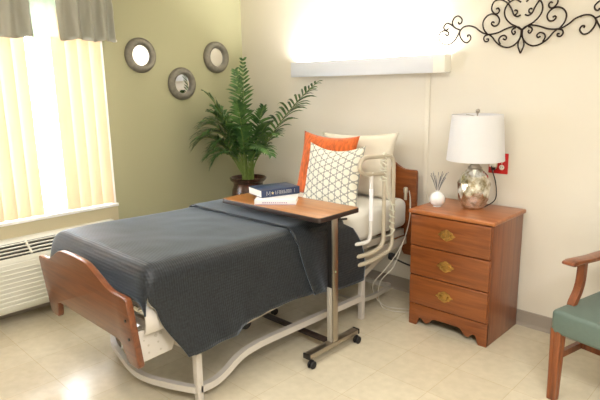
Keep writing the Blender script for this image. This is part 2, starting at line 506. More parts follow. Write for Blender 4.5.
# ------------------------------------------------------------------ through-wall air conditioner
AY0, AY1 = -2.72, -1.39
ac = thing('air_conditioner', 'beige wall air conditioner with slotted top grille below the window', 'air conditioner', (.1, -2.0, .1))
body = [(.0, .10), (.205, .10), (.215, .13), (.215, .43), (.20, .455), (.075, .535), (.06, .545), (.0, .545)]
obj('body', prism(B(), body, 'y', AY0, AY1, .004), M_ac, ac)
# front panel with ribs
bm = B()
box(bm, .214, .226, AY0+.01, AY1-.006, .12, .425, .004)
fp = obj('front_panel', bm, M_ac, ac)
for k in range(9):
    z = .14+k*.03
    obj('panel_rib', prism(B(), [(.224, z), (.233, z+.003), (.233, z+.012), (.224, z+.017)], 'y', AY0+.02, AY1-.03), M_ac, fp)
# top grille: dark recess + slats
n = Vector((.08, 0, .125)).normalized()
d = Vector((.125, 0, -.08)).normalized()
R = Matrix(((d.x, 0, n.x, .08), (0, 1, 0, 0), (d.z, 0, n.z, .533), (0, 0, 0, 1)))
gr = obj('grille_recess', box(B(), .012, .135, AY0+.05, AY1-.03, -.001, .002, M=R), M_acdark, ac)
for k in range(4):
    u = .024+k*.031
    obj('grille_slat', box(B(), u, u+.009, AY0+.05, AY1-.03, .002, .010, .002, M=R), M_ac, gr)
y = AY0+.05
while y < AY1-.02:
    obj('grille_divider', box(B(), .012, .135, y, y+.012, .002, .013, M=R), M_ac, gr); y += .205
# control lid at right end of the grille
obj('control_flap', box(B(), .012, .13, AY1-.028, AY1-.004, .0, .008, .002, M=R), M_ac, ac)

# ------------------------------------------------------------------ mirrors
def mirror(y, z, label):
    t = thing('wall_mirror', label, 'mirror', (.0, y, z), 0, 'round mirrors on the green wall')
    prof = [(.076, .0), (.076, .022), (.080, .030), (.092, .036), (.108, .036), (.122, .028), (.131, .014), (.132, .0)]
    bm = B(); lathe(bm, [(r, h+.002) for r, h in prof], (0, y, z), 48, 'x', False)
    # close back ring
    obj('rim', bm, M_rim, t, True, 60)
    obj('mirror_glass', lathe(B(), [(.078, .004), (.078, .012)], (0, y, z), 48, 'x'), M_mirror, t)
mirror(-1.030, 1.767, 'round pewter-framed mirror hung nearest the window valance')
mirror(-.668, 1.55, 'round pewter-framed mirror hung lowest, between the other two')
mirror(-.303, 1.77, 'round pewter-framed mirror hung nearest the corner, above the palm')

# ------------------------------------------------------------------ over-bed wall light
FX0, FX1, FZ0, FZ1 = .695, 2.075, 1.588, 1.702
wl = thing('wall_light', 'long white box light glowing upward on the wall above the bed', 'light', ((FX0+FX1)/2, 0, FZ0))
bm = B()
box(bm, FX0+.004, FX1-.004, -.078, -.002, FZ0, FZ0+.006); box(bm, FX0+.004, FX1-.004, -.012, -.002, FZ0, FZ0+.05)
obj('housing', bm, M_fix, wl, False)
obj('front_cover', box(B(), FX0, FX1-.085, -.084, -.078, FZ0-.002, FZ1, .002), M_fix, wl)
ec = mat('end_cap_white', srgb(238, 236, 226), .4)
bm = B(); box(bm, FX1-.085, FX1, -.086, -.078, FZ0-.002, FZ1, .002); box(bm, FX1-.006, FX1, -.082, -.002, FZ0, FZ1, .001)
ob = obj('end_cap', bm, ec, wl); ob['label'] = 'slightly warmer white end cap at the right'
bm = B(); box(bm, FX0, FX0+.006, -.082, -.002, FZ0, FZ1, .001); obj('end_cap', bm, M_fix, wl)
for yy in (-.058, -.03):
    obj('fluorescent_tube', tube(B(), [(FX0+.05, yy, FZ0+.055), (FX1-.05, yy, FZ0+.055)], .0125, smooth=False), M_tube, wl)

# wall raceway from the light down
tag(obj('wall_raceway', box(B(), 1.893, 1.930, -.009, -.001, .101, FZ0-.004, .003), M_wallback), 'slim cream cable raceway running down the wall from the box light', 'raceway')

# ------------------------------------------------------------------ scrollwork
SC = thing('iron_scroll', 'dark iron scrollwork wall ornament with curling spirals and a drop leaf', 'wall decor', (2.53, 0, 1.7))
# half of the ornament in wall metres (x from its axis, z above the floor), mirrored for the other half
CURVES = [
  [(-0.393,1.84),(-0.407,1.814),(-0.431,1.779),(-0.473,1.76),(-0.516,1.77),(-0.541,1.805),(-0.532,1.837),(-0.503,1.848),(-0.478,1.839),(-0.471,1.825),(-0.483,1.816),(-0.495,1.827)],
  [(-0.475,1.86),(-0.487,1.85),(-0.503,1.856),(-0.507,1.874),(-0.487,1.892),(-0.457,1.881),(-0.427,1.858),(-0.393,1.844)],
  [(-0.408,1.893),(-0.402,1.881),(-0.387,1.887),(-0.384,1.908),(-0.408,1.929),(-0.435,1.922),(-0.449,1.896),(-0.441,1.871),(-0.425,1.858)],
  [(-0.338,1.797),(-0.341,1.808),(-0.326,1.807),(-0.319,1.787),(-0.339,1.765),(-0.367,1.772),(-0.391,1.803),(-0.395,1.834),(-0.372,1.859),(-0.334,1.864),(-0.293,1.851),(-0.263,1.828),(-0.231,1.81),(-0.195,1.803),(-0.148,1.809),(-0.103,1.826),(-0.059,1.836),(-0.023,1.83),(-0.008,1.814)],
  [(-0.202,1.803),(-0.227,1.796),(-0.234,1.779),(-0.223,1.763),(-0.206,1.765),(-0.204,1.777),(-0.216,1.776)],
  [(-0.214,1.807),(-0.237,1.836),(-0.244,1.876),(-0.224,1.908),(-0.19,1.92),(-0.158,1.908),(-0.141,1.88),(-0.151,1.854),(-0.174,1.849),(-0.19,1.863),(-0.184,1.874),(-0.172,1.868)],
  [(-0.166,1.945),(-0.155,1.95),(-0.145,1.937),(-0.153,1.921),(-0.173,1.92),(-0.192,1.942),(-0.191,1.971),(-0.176,1.992),(-0.145,1.997),(-0.112,1.983),(-0.085,1.956),(-0.067,1.926),(-0.055,1.901),(-0.034,1.891),(-0.017,1.898)],
  [(-0.008,1.814),(-0.037,1.835),(-0.069,1.852),(-0.1,1.882),(-0.113,1.916),(-0.108,1.949),(-0.086,1.976),(-0.051,1.987),(-0.019,1.968)],
  [(-0.202,1.803),(-0.179,1.784),(-0.152,1.752),(-0.115,1.728),(-0.078,1.72),(-0.043,1.732),(-0.018,1.757),(-0.008,1.784),(-0.008,1.814)],
  [(-0.127,1.74),(-0.139,1.764),(-0.13,1.784),(-0.108,1.791),(-0.092,1.778),(-0.099,1.765),(-0.113,1.771)],
  [(-0.039,1.83),(-0.058,1.822),(-0.063,1.807),(-0.051,1.792),(-0.041,1.801),(-0.047,1.811)],
  [(-0.054,1.922),(-0.049,1.928),(-0.038,1.922),(-0.04,1.907),(-0.055,1.901)],
  [(-0.006,1.78),(-0.018,1.751),(-0.02,1.722),(0.001,1.682)],
  [(-0.086,1.976),(-0.097,2.002),(-0.076,2.024),(-0.046,2.033),(-0.024,2.042)],
]
CXW = 2.527
bm = B()
for sgn in (1, -1):
    for c in CURVES:
        P = [(CXW+sgn*min(x+.004, 0), -.022, z) for x, z in c]
        tube(bm, P, .0048, seg=6, n=4)
obj('scroll_bars', bm, M_iron, SC)
bm = B()
for sx in (-.31, .31): obj('wall_pin', tube(B(), [(CXW+sx, -.022, 1.858), (CXW+sx, -.001, 1.858)], .003, seg=6, smooth=False), M_iron, SC)
lathe(bm, [(.007, -.028), (.009, -.022), (.007, -.016)], (CXW, 0, 1.815), 12, 'y')
obj('collar', bm, M_iron, SC)

# ------------------------------------------------------------------ nightstand
NX0, NX1, NY0, NY1, NH = 2.071, 2.628, -.462, -.016, .76
ns = thing('nightstand', 'cherry wood three-drawer nightstand with scalloped base beside the bed', 'nightstand', ((NX0+NX1)/2, -.24, 0))
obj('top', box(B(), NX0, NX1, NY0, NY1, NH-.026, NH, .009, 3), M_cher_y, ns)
ix0, ix1, iy0 = NX0+.016, NX1-.016, NY0+.022
obj('side_panel', box(B(), ix0, ix0+.02, iy0, NY1-.004, 0, NH-.026, .002), M_cher_z, ns)
obj('side_panel', box(B(), ix1-.02, ix1, iy0, NY1-.004, 0, NH-.026, .002), M_cher_z, ns)
obj('back_panel', box(B(), ix0+.02, ix1-.02, NY1-.012, NY1-.006, .05, NH-.028), M_cher_x, ns)
bm = B()
for z in (.145, .34, .532, .72): box(bm, ix0+.02, ix1-.02, iy0+.004, iy0+.03, z-.008, z+.008)
obj('drawer_rails', bm, M_cher_x, ns)
# scalloped apron
W = ix1-ix0
half = [(0, 0), (.052, 0), (.060, .02), (.068, .045), (.080, .055), (.096, .048), (.110, .034), (.128, .030), (.146, .040), (.158, .058), (.180, .070), (.215, .072), (.262, .072)]
h2 = []
for a, b in zip(half, half[1:]): h2 += [a]
P = spline([(a, b, 0) for a, b in half[1:]], 4)
left = [(0, 0)]+[(p.x, p.y) for p in P]
poly = [(ix0+a, b) for a, b in left]+[(ix1-a, b) for a, b in reversed(left)]+[(ix1, .143), (ix0, .143)]
obj('apron', prism(B(), poly, 'y', iy0-.006, iy0+.014, .002), M_cher_x, ns)
# drawers
def pull(cx, cz, y, parent):
    bm = B()
    out = []
    for k in range(64):
        a = 2*PI*k/64
        rx = .050+.0045*math.cos(6*a)+.003*math.cos(10*a); rz = .031+.0035*math.cos(4*a)+.002*math.cos(8*a)
        out.append((cx+rx*math.cos(a), cz+rz*math.sin(a)))
    prism(bm, out, 'y', y-.004, y, .001)
    for k in range(8):
        a = 2*PI*k/8+.3
        tube(bm, [(cx+.026*math.cos(a)+.006*math.cos(b), y-.005, cz+.014*math.sin(a)+.005*math.sin(b)) for b in [q*PI/3 for q in range(6)]], .0016, seg=5, n=2, closed=True)
    p = obj('drawer_pull', bm, M_brass, parent)
    p['label'] = 'ornate pierced brass pull plate with bail'
    bm = B()
    lathe(bm, [(.006, 0), (.007, -.006), (.004, -.012)], (cx-.026, y-.002, cz+.004), 12, 'y'); lathe(bm, [(.006, 0), (.007, -.006), (.004, -.012)], (cx+.026, y-.002, cz+.004), 12, 'y')
    tube(bm, [(cx-.026, y-.012, cz+.004), (cx-.024, y-.014, cz-.010), (cx-.010, y-.015, cz-.018), (cx+.010, y-.015, cz-.018), (cx+.024, y-.014, cz-.010), (cx+.026, y-.012, cz+.004)], .0028, seg=8, n=4)
    me = bpy.data.objects.new('x', None); bpy.data.objects.remove(me)
    return p, bm
for z0, z1 in ((.150, .337), (.343, .529), (.535, .728)):
    d = obj('drawer', box(B(), ix0+.004, ix1-.004, iy0-.018, iy0+.003, z0, z1, .006, 3), M_cher_x, ns)
    p, bm = pull((ix0+ix1)/2-.012, (z0+z1)/2+.002, iy0-.018, d)
    obj('pull_bail', bm, M_brass, d)

# ------------------------------------------------------------------ lamp
LX, LY = 2.362, -.188
lp = thing('table_lamp', 'mercury glass table lamp with a white drum shade on the nightstand', 'lamp', (LX, LY, NH))
prof = [(.062, .0), (.070, .012), (.074, .02)]
rows = [(.072, .014), (.088, .060), (.099, .110), (.096, .160), (.074, .208), (.042, .245)]
bm = B(); N = 11; R_ = []
R_.append([bm.verts.new((LX+.060*math.cos(2*PI*k/N), LY+.060*math.sin(2*PI*k/N), NH+.001)) for k in range(N)])
for i, (r, z) in enumerate(rows):
    o_ = (i % 2)*.5
    R_.append([bm.verts.new((LX+r*(1.03)*math.cos(2*PI*(k+o_)/N), LY+r*1.03*math.sin(2*PI*(k+o_)/N), NH+z)) for k in range(N)])
for i in range(len(R_)-1):
    a, b = R_[i], R_[i+1]
    same = i == 0
    sh = 0 if same else (1 if (i-1) % 2 == 0 else -1)
    for k in range(N):
        k1 = (k+1) % N
        if same: bm.faces.new((a[k], a[k1], b[k1], b[k]))
        elif sh == 1:
            bm.faces.new((a[k], a[k1], b[k])); bm.faces.new((a[k1], b[k1], b[k]))
        else:
            bm.faces.new((a[k], b[k1], b[k])); bm.faces.new((a[k], a[k1], b[k1]))
bm.faces.new(R_[0][::-1]); bm.faces.new(R_[-1])
obj('lamp_body', bm, M_merc, lp, False)
bm = B(); lathe(bm, [(.040, .243), (.043, .248), (.040, .256), (.030, .262), (.026, .275), (.014, .278), (.014, .30), (.018, .305), (.018, .34), (.006, .342), (.004, .575)], (LX, LY, NH), 24)
obj('lamp_neck', bm, M_chrome, lp)
SB, ST = .298, .572
bm = B()
lathe(bm, [(.171, SB), (.149, ST), (.146, ST), (.168, SB), (.171, SB)], (LX, LY, NH), 64, 'z', False)
obj('lamp_shade', bm, M_shade, lp, True, 60)
bm = B()
for k in range(3):
    a = k*2*PI/3+.4; tube(bm, [(LX, LY, NH+ST-.012), (LX+.147*math.cos(a), LY+.147*math.sin(a), NH+ST-.006)], .002, seg=6, smooth=False)
obj('shade_spider', bm, M_chrome, lp)
bm = B(); lathe(bm, [(.004, .572), (.006, .576), (.005, .58), (.011, .586), (.013, .594), (.010, .602), (.003, .606)], (LX, LY, NH), 20)
obj('finial', bm, M_chrome, lp)
# lamp cord to the outlet
bm = B(); tube(bm, [(LX+.06, LY+.02, NH+.008), (LX+.10, LY+.09, NH+.05), (LX+.075, -.045, .90), (2.405, -.045, .99), (2.405, -.04, 1.015)], .0032, seg=7)
obj('cord', bm, M_cordb, lp)['label'] = 'black power cord running up to the outlet'

# red outlet
ot = thing('wall_outlet', 'bright red double outlet plate with ivory sockets behind the lamp', 'outlet', (2.428, 0, .96))
obj('cover_plate', box(B(), 2.366, 2.490, -.007, -.001, .957, 1.086, .003), M_red, ot)
for cz in (1.045, .998):
    s = obj('socket', lathe(B(), [(.0165, -.0085), (.0165, -.006)], (2.452, 0, cz), 20, 'y'), M_outlet, ot)
    bm = B(); box(bm, 2.445, 2.447, -.0095, -.008, cz-.002, cz+.007); box(bm, 2.457, 2.459, -.0095, -.008, cz-.002, cz+.006)
    obj('slot', bm, M_black, s, False)
    s = obj('socket', lathe(B(), [(.0165, -.0085), (.0165, -.006)], (2.404, 0, cz), 20, 'y'), M_outlet, ot)
obj('plate_screw', lathe(B(), [(.003, -.0085), (.003, -.006)], (2.452, 0, 1.0215), 10, 'y'), M_outlet, ot)
bm = B(); box(bm, 2.385, 2.428, -.045, -.010, 1.0, 1.045, .006)
chg = thing('plug_adapter', 'small white plug-in adapter with a thin cable in the red outlet', 'adapter', (2.405, -.01, .985))
obj('adapter_body', bm, M_outlet, chg)
bm = B(); tube(bm, [(2.41, -.03, .998), (2.412, -.035, .96), (2.425, -.03, .90), (2.44, -.03, .84), (2.445, -.025, NH-.0), (2.44, -.008, NH-.06)][:5], .0016, seg=6)
obj('cable', bm, M_cordw, chg)
obj('plug', box(B(), 2.395, 2.415, -.034, -.010, .978, .996, .003), M_black, lp)

# reed diffuser
VX, VY = 2.175, -.295
vz = thing('reed_diffuser', 'round white ceramic bud vase holding grey reeds on the nightstand', 'vase', (VX, VY, NH))
bm = B(); pr = [(.026, .0)]
for k in range(1, 16):
    a = -PI/2+PI*k/16*.93+.2; pr.append((.049*math.cos(a), .047+.047*math.sin(a)))
pr = [p for p in pr if p[1] >= 0]
pr += [(.014, .096), (.0145, .102), (.010, .102), (.009, .09)]
lathe(bm, pr, (VX, VY, NH+.001), 36); obj('vase_body', bm, M_ceram, vz)
random.seed(11)
for k in range(22):
    a = random.uniform(0, 2*PI); sp = random.uniform(.01, .068); L = random.uniform(.09, .125)
    bm = B()
    dx, dy = sp*math.cos(a), sp*.6*math.sin(a)
    tube(bm, [(VX+dx*.05, VY+dy*.05, NH+.09), (VX+dx*.5, VY+dy*.5, NH+.10+L*.5), (VX+dx, VY+dy, NH+.10+L)], 0.0034, seg=5, rend=.0020, n=3)
    obj('reed', bm, M_reedg if k % 3 else M_framew, vz)

# ------------------------------------------------------------------ bed
bed = thing('hospital_bed', 'adjustable bed with cherry end boards and a beige steel frame', 'bed', (1.36, -1.2, 0))
def endboard(x0, x1, y0, y1, zs, dz, zlow, zfoot, bc, ba, bb, lean=0):
    w = x1-x0; cx = (x0+x1)/2; hw = w/2
    def prof(u):   # u distance from centre 0..hw
        s = abs(cx+u-bc)
        return zs+dz*(1-smoothstep(ba, bb, s))+.006*(1-smoothstep(0, .2, s))
    top = []
    n = 36
    for i in range(n+1):
        u = hw-.02-(hw-.02)*2*i/n
        top.append((cx+u, prof(u)))
    top = [(x1, zs-.02)]+[(x1-.003, zs-.008), (x1-.010, zs-.001)]+top[1:-1]+[(x0+.010, zs-.001), (x0+.003, zs-.008), (x0, zs-.02)]
    bot = [(x0, zfoot+.015), (x0+.012, zfoot), (x0+.085, zfoot), (x0+.10, zfoot+.02), (x0+.125, zlow-.012), (x0+.16, zlow), (x1-.16, zlow), (x1-.125, zlow-.012), (x1-.10, zfoot+.02), (x1-.085, zfoot), (x1-.012, zfoot), (x1, zfoot+.015)]
    bm = prism(B(), top+bot, 'y', y0, y1, .006)
    for v in bm.verts: v.co.y -= lean*(v.co.z-zfoot)
    return bm
fb = obj('footboard', endboard(.905, 1.840, -2.222, -2.190, .650, .090, .412, .310, 1.36, .115, .365, .11), M_oakfoot, bed)
fb['label'] = 'reddish cherry footboard with arched top'
hb = obj('headboard', endboard(.93, 1.910, -.118, -.086, .940, .085, .42, .330, 1.42, .20, .41), M_cher_x, bed)
bm = B()
for z in (.54, .60-.02): pass
for z in (.545, .455): obj('board_bolt', lathe(B(), [(.007, -2.2305-.11*(z-.31)), (.007, -2.227-.11*(z-.31))], (1.815, 0, z), 12, 'y'), M_black, fb)

# deck frame, long side tubes and cross members
bm = B()
for x in (.93, 1.815):
    tube(bm, [(x, -2.17, .50), (x, -.13, .50)], 0, flat=(.03, .045), smooth=False)
for y in (-2.15, -1.6, -1.1, -.6, -.15):
    tube(bm, [(.94, y, .50), (1.80, y, .50)], 0, flat=(.03, .03), smooth=False)
obj('deck_frame', bm, M_frame, bed, False)
obj('deck_pan', box(B(), .96, 1.79, -2.12, -.17, .525, .537), M_underbed, bed)
# perforated corner plate at the foot end
pl = prism(B(), [(-2.195, .318), (-2.195, .470), (-2.10, .470), (-2.045, .435), (-2.01, .375), (-2.03, .325)], 'x', 1.800, 1.806, .002)
cp = obj('corner_plate', pl, M_framew, bed)
for (yy, zz, r) in ((-2.11, .425, .008), (-2.085, .43, .008), (-2.15, .39, .005), (-2.10, .39, .005), (-2.15, .355, .005), (-2.09, .35, .005), (-2.17, .42, .004)):
    obj('bolt_hole', lathe(B(), [(r, 1.8055), (r, 1.8075)], (0, yy, zz), 12, 'x'), M_sleeve, cp)
# curled mattress retainer at the foot corner
bm = B(); pts = []
for k in range(9):
    a = math.radians(-60+200*k/8); pts.append((1.828+.036*math.cos(a), .525+.070*math.sin(a)))
outer = [(x, z) for x, z in pts]; inner = [(1.828+.030*math.cos(math.radians(-60+200*k/8)), .525+.064*math.sin(math.radians(-60+200*k/8))) for k in range(9)]
prism(bm, outer+inner[::-1], 'y', -2.185, -2.06)
obj('mattress_retainer', bm, M_framew, bed)
# base frame: two posts each side, lower rail with an S bend
def lower(x, sgn):
    bm = B()
    box(bm, x-.017, x+.017, -1.925, -1.891, .0, .262, .003)
    box(bm, x-.017, x+.017, -.622, -.588, .0, .290, .003)
    pts = [(x, -1.905, .072), (x, -1.85, .070), (x, -1.80, .074), (x, -1.74, .095), (x, -1.68, .128), (x, -1.62, .150), (x, -1.55, .160), (x, -1.46, .164), (x, -1.2, .160), (x, -.9, .155), (x, -.605, .150)]
    tube(bm, pts, 0, flat=(.034, .036), n=4)
    obj('post_cap', box(B(), x-.015, x+.015, -1.923, -1.893, .2625, .285, .003), M_rubber, bed); obj('post_cap', box(B(), x-.015, x+.015, -.620, -.590, .2905, .312, .003), M_rubber, bed)
    return bm
obj('base_rail', lower(1.822, 1), M_framew, bed, True, 30)
obj('base_rail', lower(1.0, -1), M_framew, bed, True, 30)
bm = B(); tube(bm, [(1.0, -1.93, .085), (1.075, -1.963, .075), (1.237, -2.0, .075), (1.397, -2.03, .075), (1.529, -2.031, .075), (1.655, -1.994, .075), (1.76, -1.95, .075), (1.822, -1.92, .075)], 0, flat=(.030, .032), n=5)
obj('foot_crossbar', bm, M_framew, bed, True, 30)
bm = B(); tube(bm, [(1.04, -.6, .10), (1.822, -.6, .10)], 0, flat=(.03, .03), smooth=False)
tube(bm, [(1.822, -.59, .13), (1.822, -.46, .12), (1.80, -.26, .12), (1.76, -.24, .12)], 0, flat=(.026, .026), n=4); tube(bm, [(1.05, -.25, .12), (1.79, -.25, .12)], 0, flat=(.026, .026), smooth=False)
obj('head_crossbar', bm, M_sleeve, bed)
# hi-lo arms and drive tubes
bm = B()
for x in (1.10, 1.74):
    tube(bm, [(x, -1.90, .27), (x, -1.45, .48)], 0, flat=(.03, .035), smooth=False); tube(bm, [(x, -.60, .29), (x, -.25, .47)], 0, flat=(.03, .035), smooth=False)
tube(bm, [(1.06, -1.90, .268), (1.80, -1.90, .268)], 0, flat=(.032, .032), smooth=False); tube(bm, [(1.06, -.61, .30), (1.80, -.61, .30)], 0, flat=(.032, .032), smooth=False)
tube(bm, [(1.79, -1.88, .275), (1.79, -1.3, .325), (1.79, -.95, .33)], .016, smooth=False)
obj('lift_arm', bm, M_frame, bed)
bm = B(); tube(bm, [(1.42, -1.75, .33), (1.42, -.55, .35)], .028, smooth=False); box(bm, 1.32, 1.50, -.95, -.72, .27, .40, .01)
obj('drive_motor', bm, M_underbed, bed)
bm = B(); lathe(bm, [(.02, -.022), (.034, -.018), (.036, 0), (.034, .018), (.02, .022)], (1.72, -1.52, .0365+.22), 20, 'x')
obj('drive_wheel', bm, M_rubber, bed)
# side frame beam seen below the mattress at the head
bm = B()
tube(bm, [(1.848, -.80, .430), (1.848, -.14, .445)], 0, flat=(.022, .05), smooth=False)
tube(bm, [(1.835, -.62, .31), (1.84, -.45, .385), (1.845, -.30, .43)], 0, flat=(.022, .04), smooth=False)
obj('side_beam', bm, M_frame, bed, False)
bm = B(); lathe(bm, [(.010, 1.855), (.025, 1.857), (.027, 1.872), (.025, 1.887), (.010, 1.89)], (0, -.335, .375), 20, 'x')
kb = obj('crank_knob', bm, M_rubber, bed); kb['label'] = 'black round release knob'
# mattress corner stanchion
bm = B(); tube(bm, [(1.850, -.150, .735), (1.850, -.150, .785)], .011, seg=12, smooth=False); lathe(bm, [(.011, .784), (.015, .786), (.016, .815), (.012, .822)], (1.850, -.150, 0), 14)
obj('corner_stanchion', bm, M_rail, bed)

# mattress (own thing)
def soft_box(x0, x1, y0, y1, z0, z1, r, nz=4, dz=None):
    bm = B(); box(bm, x0, x1, y0, y1, z0, z1, r, 5)
    return bm
mt = obj('mattress', soft_box(.905, 1.860, -2.165, -.128, .541, .744, .05), M_sheet)
tag(mt, 'white sheet-covered mattress showing at the head of the bed', 'mattress')

# assist rail
rl = thing('bed_side_rail', 'almond-coloured tubular assist rail on the near side of the bed', 'rail', (1.93, -.6, .45))
X = 1.938
bm = B()
tube(bm, [(X, -.535, .978), (X, -.62, .984), (X, -.70, .992), (X, -.742, 1.0), (X, -.775, 1.020), (X, -.785, 1.048), (X, -.77, 1.076), (X, -.735, 1.094), (X, -.65, 1.092), (X, -.52, 1.082), (X, -.475, 1.077), (X, -.447, 1.060), (X, -.436, 1.03), (X, -.434, .95), (X, -.434, .60), (X, -.438, .510), (X, -.452, .478), (X, -.48, .462), (X, -.52, .454), (X, -.66, .440), (X-.02, -.74, .432), (X-.055, -.80, .428), (1.862, -.83, .426)], .0135, seg=12, n=5)
obj('outer_loop', bm, M_rail, rl)
bm = B()
tube(bm, [(X, -.533, 1.078), (X, -.533, .95), (X, -.533, .60), (X, -.538, .545), (X, -.553, .518), (X, -.58, .504), (X, -.66, .492), (X-.02, -.73, .486), (X-.055, -.79, .482), (1.862, -.83, .480)], .0135, seg=12, n=5)
obj('middle_upright', bm, M_rail, rl)
bm = B()
tube(bm, [(X, -.668, 1.0), (X, -.668, .9), (X, -.668, .66), (X, -.672, .61), (X, -.688, .58), (X-.01, -.715, .568), (X-.05, -.78, .562), (1.862, -.82, .560)], .0120, seg=12, n=5)
ob = obj('inner_upright', bm, M_railw, rl)
bm = B(); tube(bm, [(X, -.668, .90), (X, -.668, .70)], .0133, seg=12, smooth=False)
obj('white_sleeve', bm, mat('glossy_white_label', srgb(240, 240, 244), .3), rl)
bm = B(); box(bm, 1.846, 1.872, -.84, -.80, .40, .61, .004)
obj('mount_bracket', bm, M_frame, rl)

# call cord wrapped round the rail
cw = mat('pale_cord', srgb(216, 214, 196), .6)
bm = B(); pts = []
for k in range(60):
    t = k/59; a = t*2*PI*7
    pts.append((X+.020*math.cos(a), -.545-.03*math.sin(a)*.4-.05*t*0, 1.075-.14*t+.006*math.sin(a*1.3)))
tube(bm, [(p[0], p[1]+.020*math.sin(2*PI*7*i/59), p[2]) for i, p in enumerate(pts)], .005, seg=6, n=2)
tube(bm, [(X+.02, -.54, .94), (X+.015, -.53, .90), (X+.012, -.500, .82), (X+.016, -.462, .76), (X+.018, -.45, .70)], .005, seg=6, n=4)
pts = []
for k in range(40):
    t = k/39; a = t*2*PI*5
    pts.append((X+.018*math.cos(a), -.434+.018*math.sin(a), .80-.20*t))
tube(bm, pts, .0045, seg=6, n=2)
tube(bm, [(X+.018, -.434, .60), (X+.01, -.47, .57), (1.93, -.52, .56), (1.915, -.55, .50)], .0045, seg=6, n=4)
tube(bm, [(X, -.56, 1.083), (X+.002, -.545, 1.10), (X, -.52, 1.095)], .009, seg=6, n=4)
tag(obj('call_cord', bm, cw), 'off-white call cord wound around the bed rail', 'cord')

# white cords looping to the floor
bm = B()
tube(bm, [(1.872, -.140, .80), (1.892, -.15, .70), (1.90, -.19, .55), (1.905, -.30, .42), (1.88, -.42, .31), (1.81, -.46, .20), (1.765, -.37, .07), (1.79, -.33, .010), (1.86, -.345, .008), (1.94, -.31, .008), (2.02, -.25, .008), (2.05, -.15, .01)], .0032, seg=7, n=6)
tag(obj('power_cable', bm, M_cordw), 'white cable hanging from the bed corner and curling on the floor beside the nightstand', 'cable', None)
bm = B()
tube(bm, [(1.885, -.150, .76), (1.905, -.18, .62), (1.915, -.26, .48), (1.92, -.38, .33), (1.86, -.44, .23), (1.81, -.40, .10), (1.83, -.375, .010), (1.90, -.385, .008), (1.98, -.35, .008), (2.04, -.29, .008)], .0026, seg=7, n=6)
tag(obj('power_cable', bm, M_cordw), 'thinner white cable looping outermost from the bed to the floor', 'cable', None)
bm = B()
tube(bm, [(1.90, -.33, .36), (1.95, -.25, .31), (2.0, -.17, .27), (2.04, -.08, .24), (2.05, -.02, .22)], .006, seg=7, n=6)
tag(obj('power_cable', bm, M_cordb), 'black cable running from the bed knob behind the nightstand', 'cable', None)

# ------------------------------------------------------------------ blanket
def sect(v, y):
    """cross-section path (x,z) list for the blanket from left hem over the top to the right hem"""
    return None
def top_z(x, y):
    s = (y+2.17)/2.0
    z = .762-.022*smoothstep(0, .5, s)+.0*s
    dd_ = max(0, y+2.172); RR = .065
    if dd_ < RR: z -= RR-math.sqrt(max(0, RR*RR-(RR-dd_)**2))
    z += .004*noise.noise(Vector((x*3, y*3, 0)))+.002*noise.noise(Vector((x*9, y*9, 3)))
    return z
HEM = [(-2.2, .33), (-2.008, .326), (-1.806, .324), (-1.71, .352), (-1.604, .370), (-1.506, .388), (-1.359, .388), (-1.184, .378), (-1.065, .360), (-.947, .336), (-.774, .334), (-.5, .334)]
def hem_at(y):
    for (a, p), (b, q) in zip(HEM, HEM[1:]):
        if y <= b: return p+(q-p)*smoothstep(a, b, max(a, y))
    return .334
def blanket_grid(y0, y1, off, ny, hem_fn, head=False):
    bm = B(); G = []
    XL, XR = .892, 1.872
    rad = .07
    for j in range(ny+1):
        t = j/ny; y = y0+(y1-y0)*t
        path = []
        # parameterised path
        hem = hem_fn(y)
        nd = 16; na = 6; nt_ = 30
        zt = max(top_z(1.4, y), .715)
        for k in range(nd+1):                # left hem up
            zz = .36+(zt-rad-.36)*k/nd; path.append((XL-.012-.02*(1-k/nd), zz, 'L', k/nd))
        for k in range(1, na):
            a = PI-PI/2*k/na; path.append((XL+rad-.012+rad*math.cos(a), zt-rad+rad*math.sin(a), 'T', 0))
        for k in range(nt_+1):
            path.append((XL+rad-.012+(XR-XL-2*rad+.012)*k/nt_, zt, 'T', 0))
        for k in range(1, na):
            a = PI/2-PI/2*k/na; path.append((XR-rad+rad*math.cos(a), zt-rad+rad*math.sin(a), 'T', 0))
        for k in range(nd+1):
            q = k/nd; zz = zt-rad+(hem-(zt-rad))*q; path.append((XR+.010*q+.035*q*q, zz, 'R', q))
        row = []
        for i, (x, z, kind, q) in enumerate(path):
            yy = y
            if kind == 'T' :
                z = z-zt+top_z(x, y)
            if kind == 'R':
                drop = max(0, (zt-z))
                # foot edge slopes in, head edge bulges out
                wf = 1-smoothstep(-2.18, -1.5, y)
                yy += wf*(.035*smoothstep(.09, .15, drop)+.13*smoothstep(.14, .46, drop))
                if head is not None:
                    wh = smoothstep(-1.15, y1, y) if head else smoothstep(-1.15, -.86, y)
                    yy += wh*(.165*math.sin(min(1, drop/.26)*PI*.5) - .05*smoothstep(.3, .47, drop))
                    x -= 0
                if off: yy += .09*drop/.45*(1-smoothstep(-1.25, -1.0, y))
                amp = .012*q
                x += amp*math.sin(y*9+1)+amp*.6*math.sin(y*21+2)+.010*q*noise.noise(Vector((y*4, z*4, 1)))
                z += .004*q*math.sin(y*9+.5)
            if kind == 'L':
                x += .01*(1-q)*math.sin(y*12)
            # offset for the second layer
            if off:
                if kind == 'L': x -= off
                elif kind == 'R': x += off
                else: z += off
            row.append(bm.verts.new((x, yy, z)))
        G.append(row)
    return bm, G
bm, G = blanket_grid(-2.172, -.862, 0, 110, hem_at)
for a, b in zip(G, G[1:]):
    for i in range(len(a)-1): bm.faces.new((a[i], b[i], b[i+1], a[i+1]))
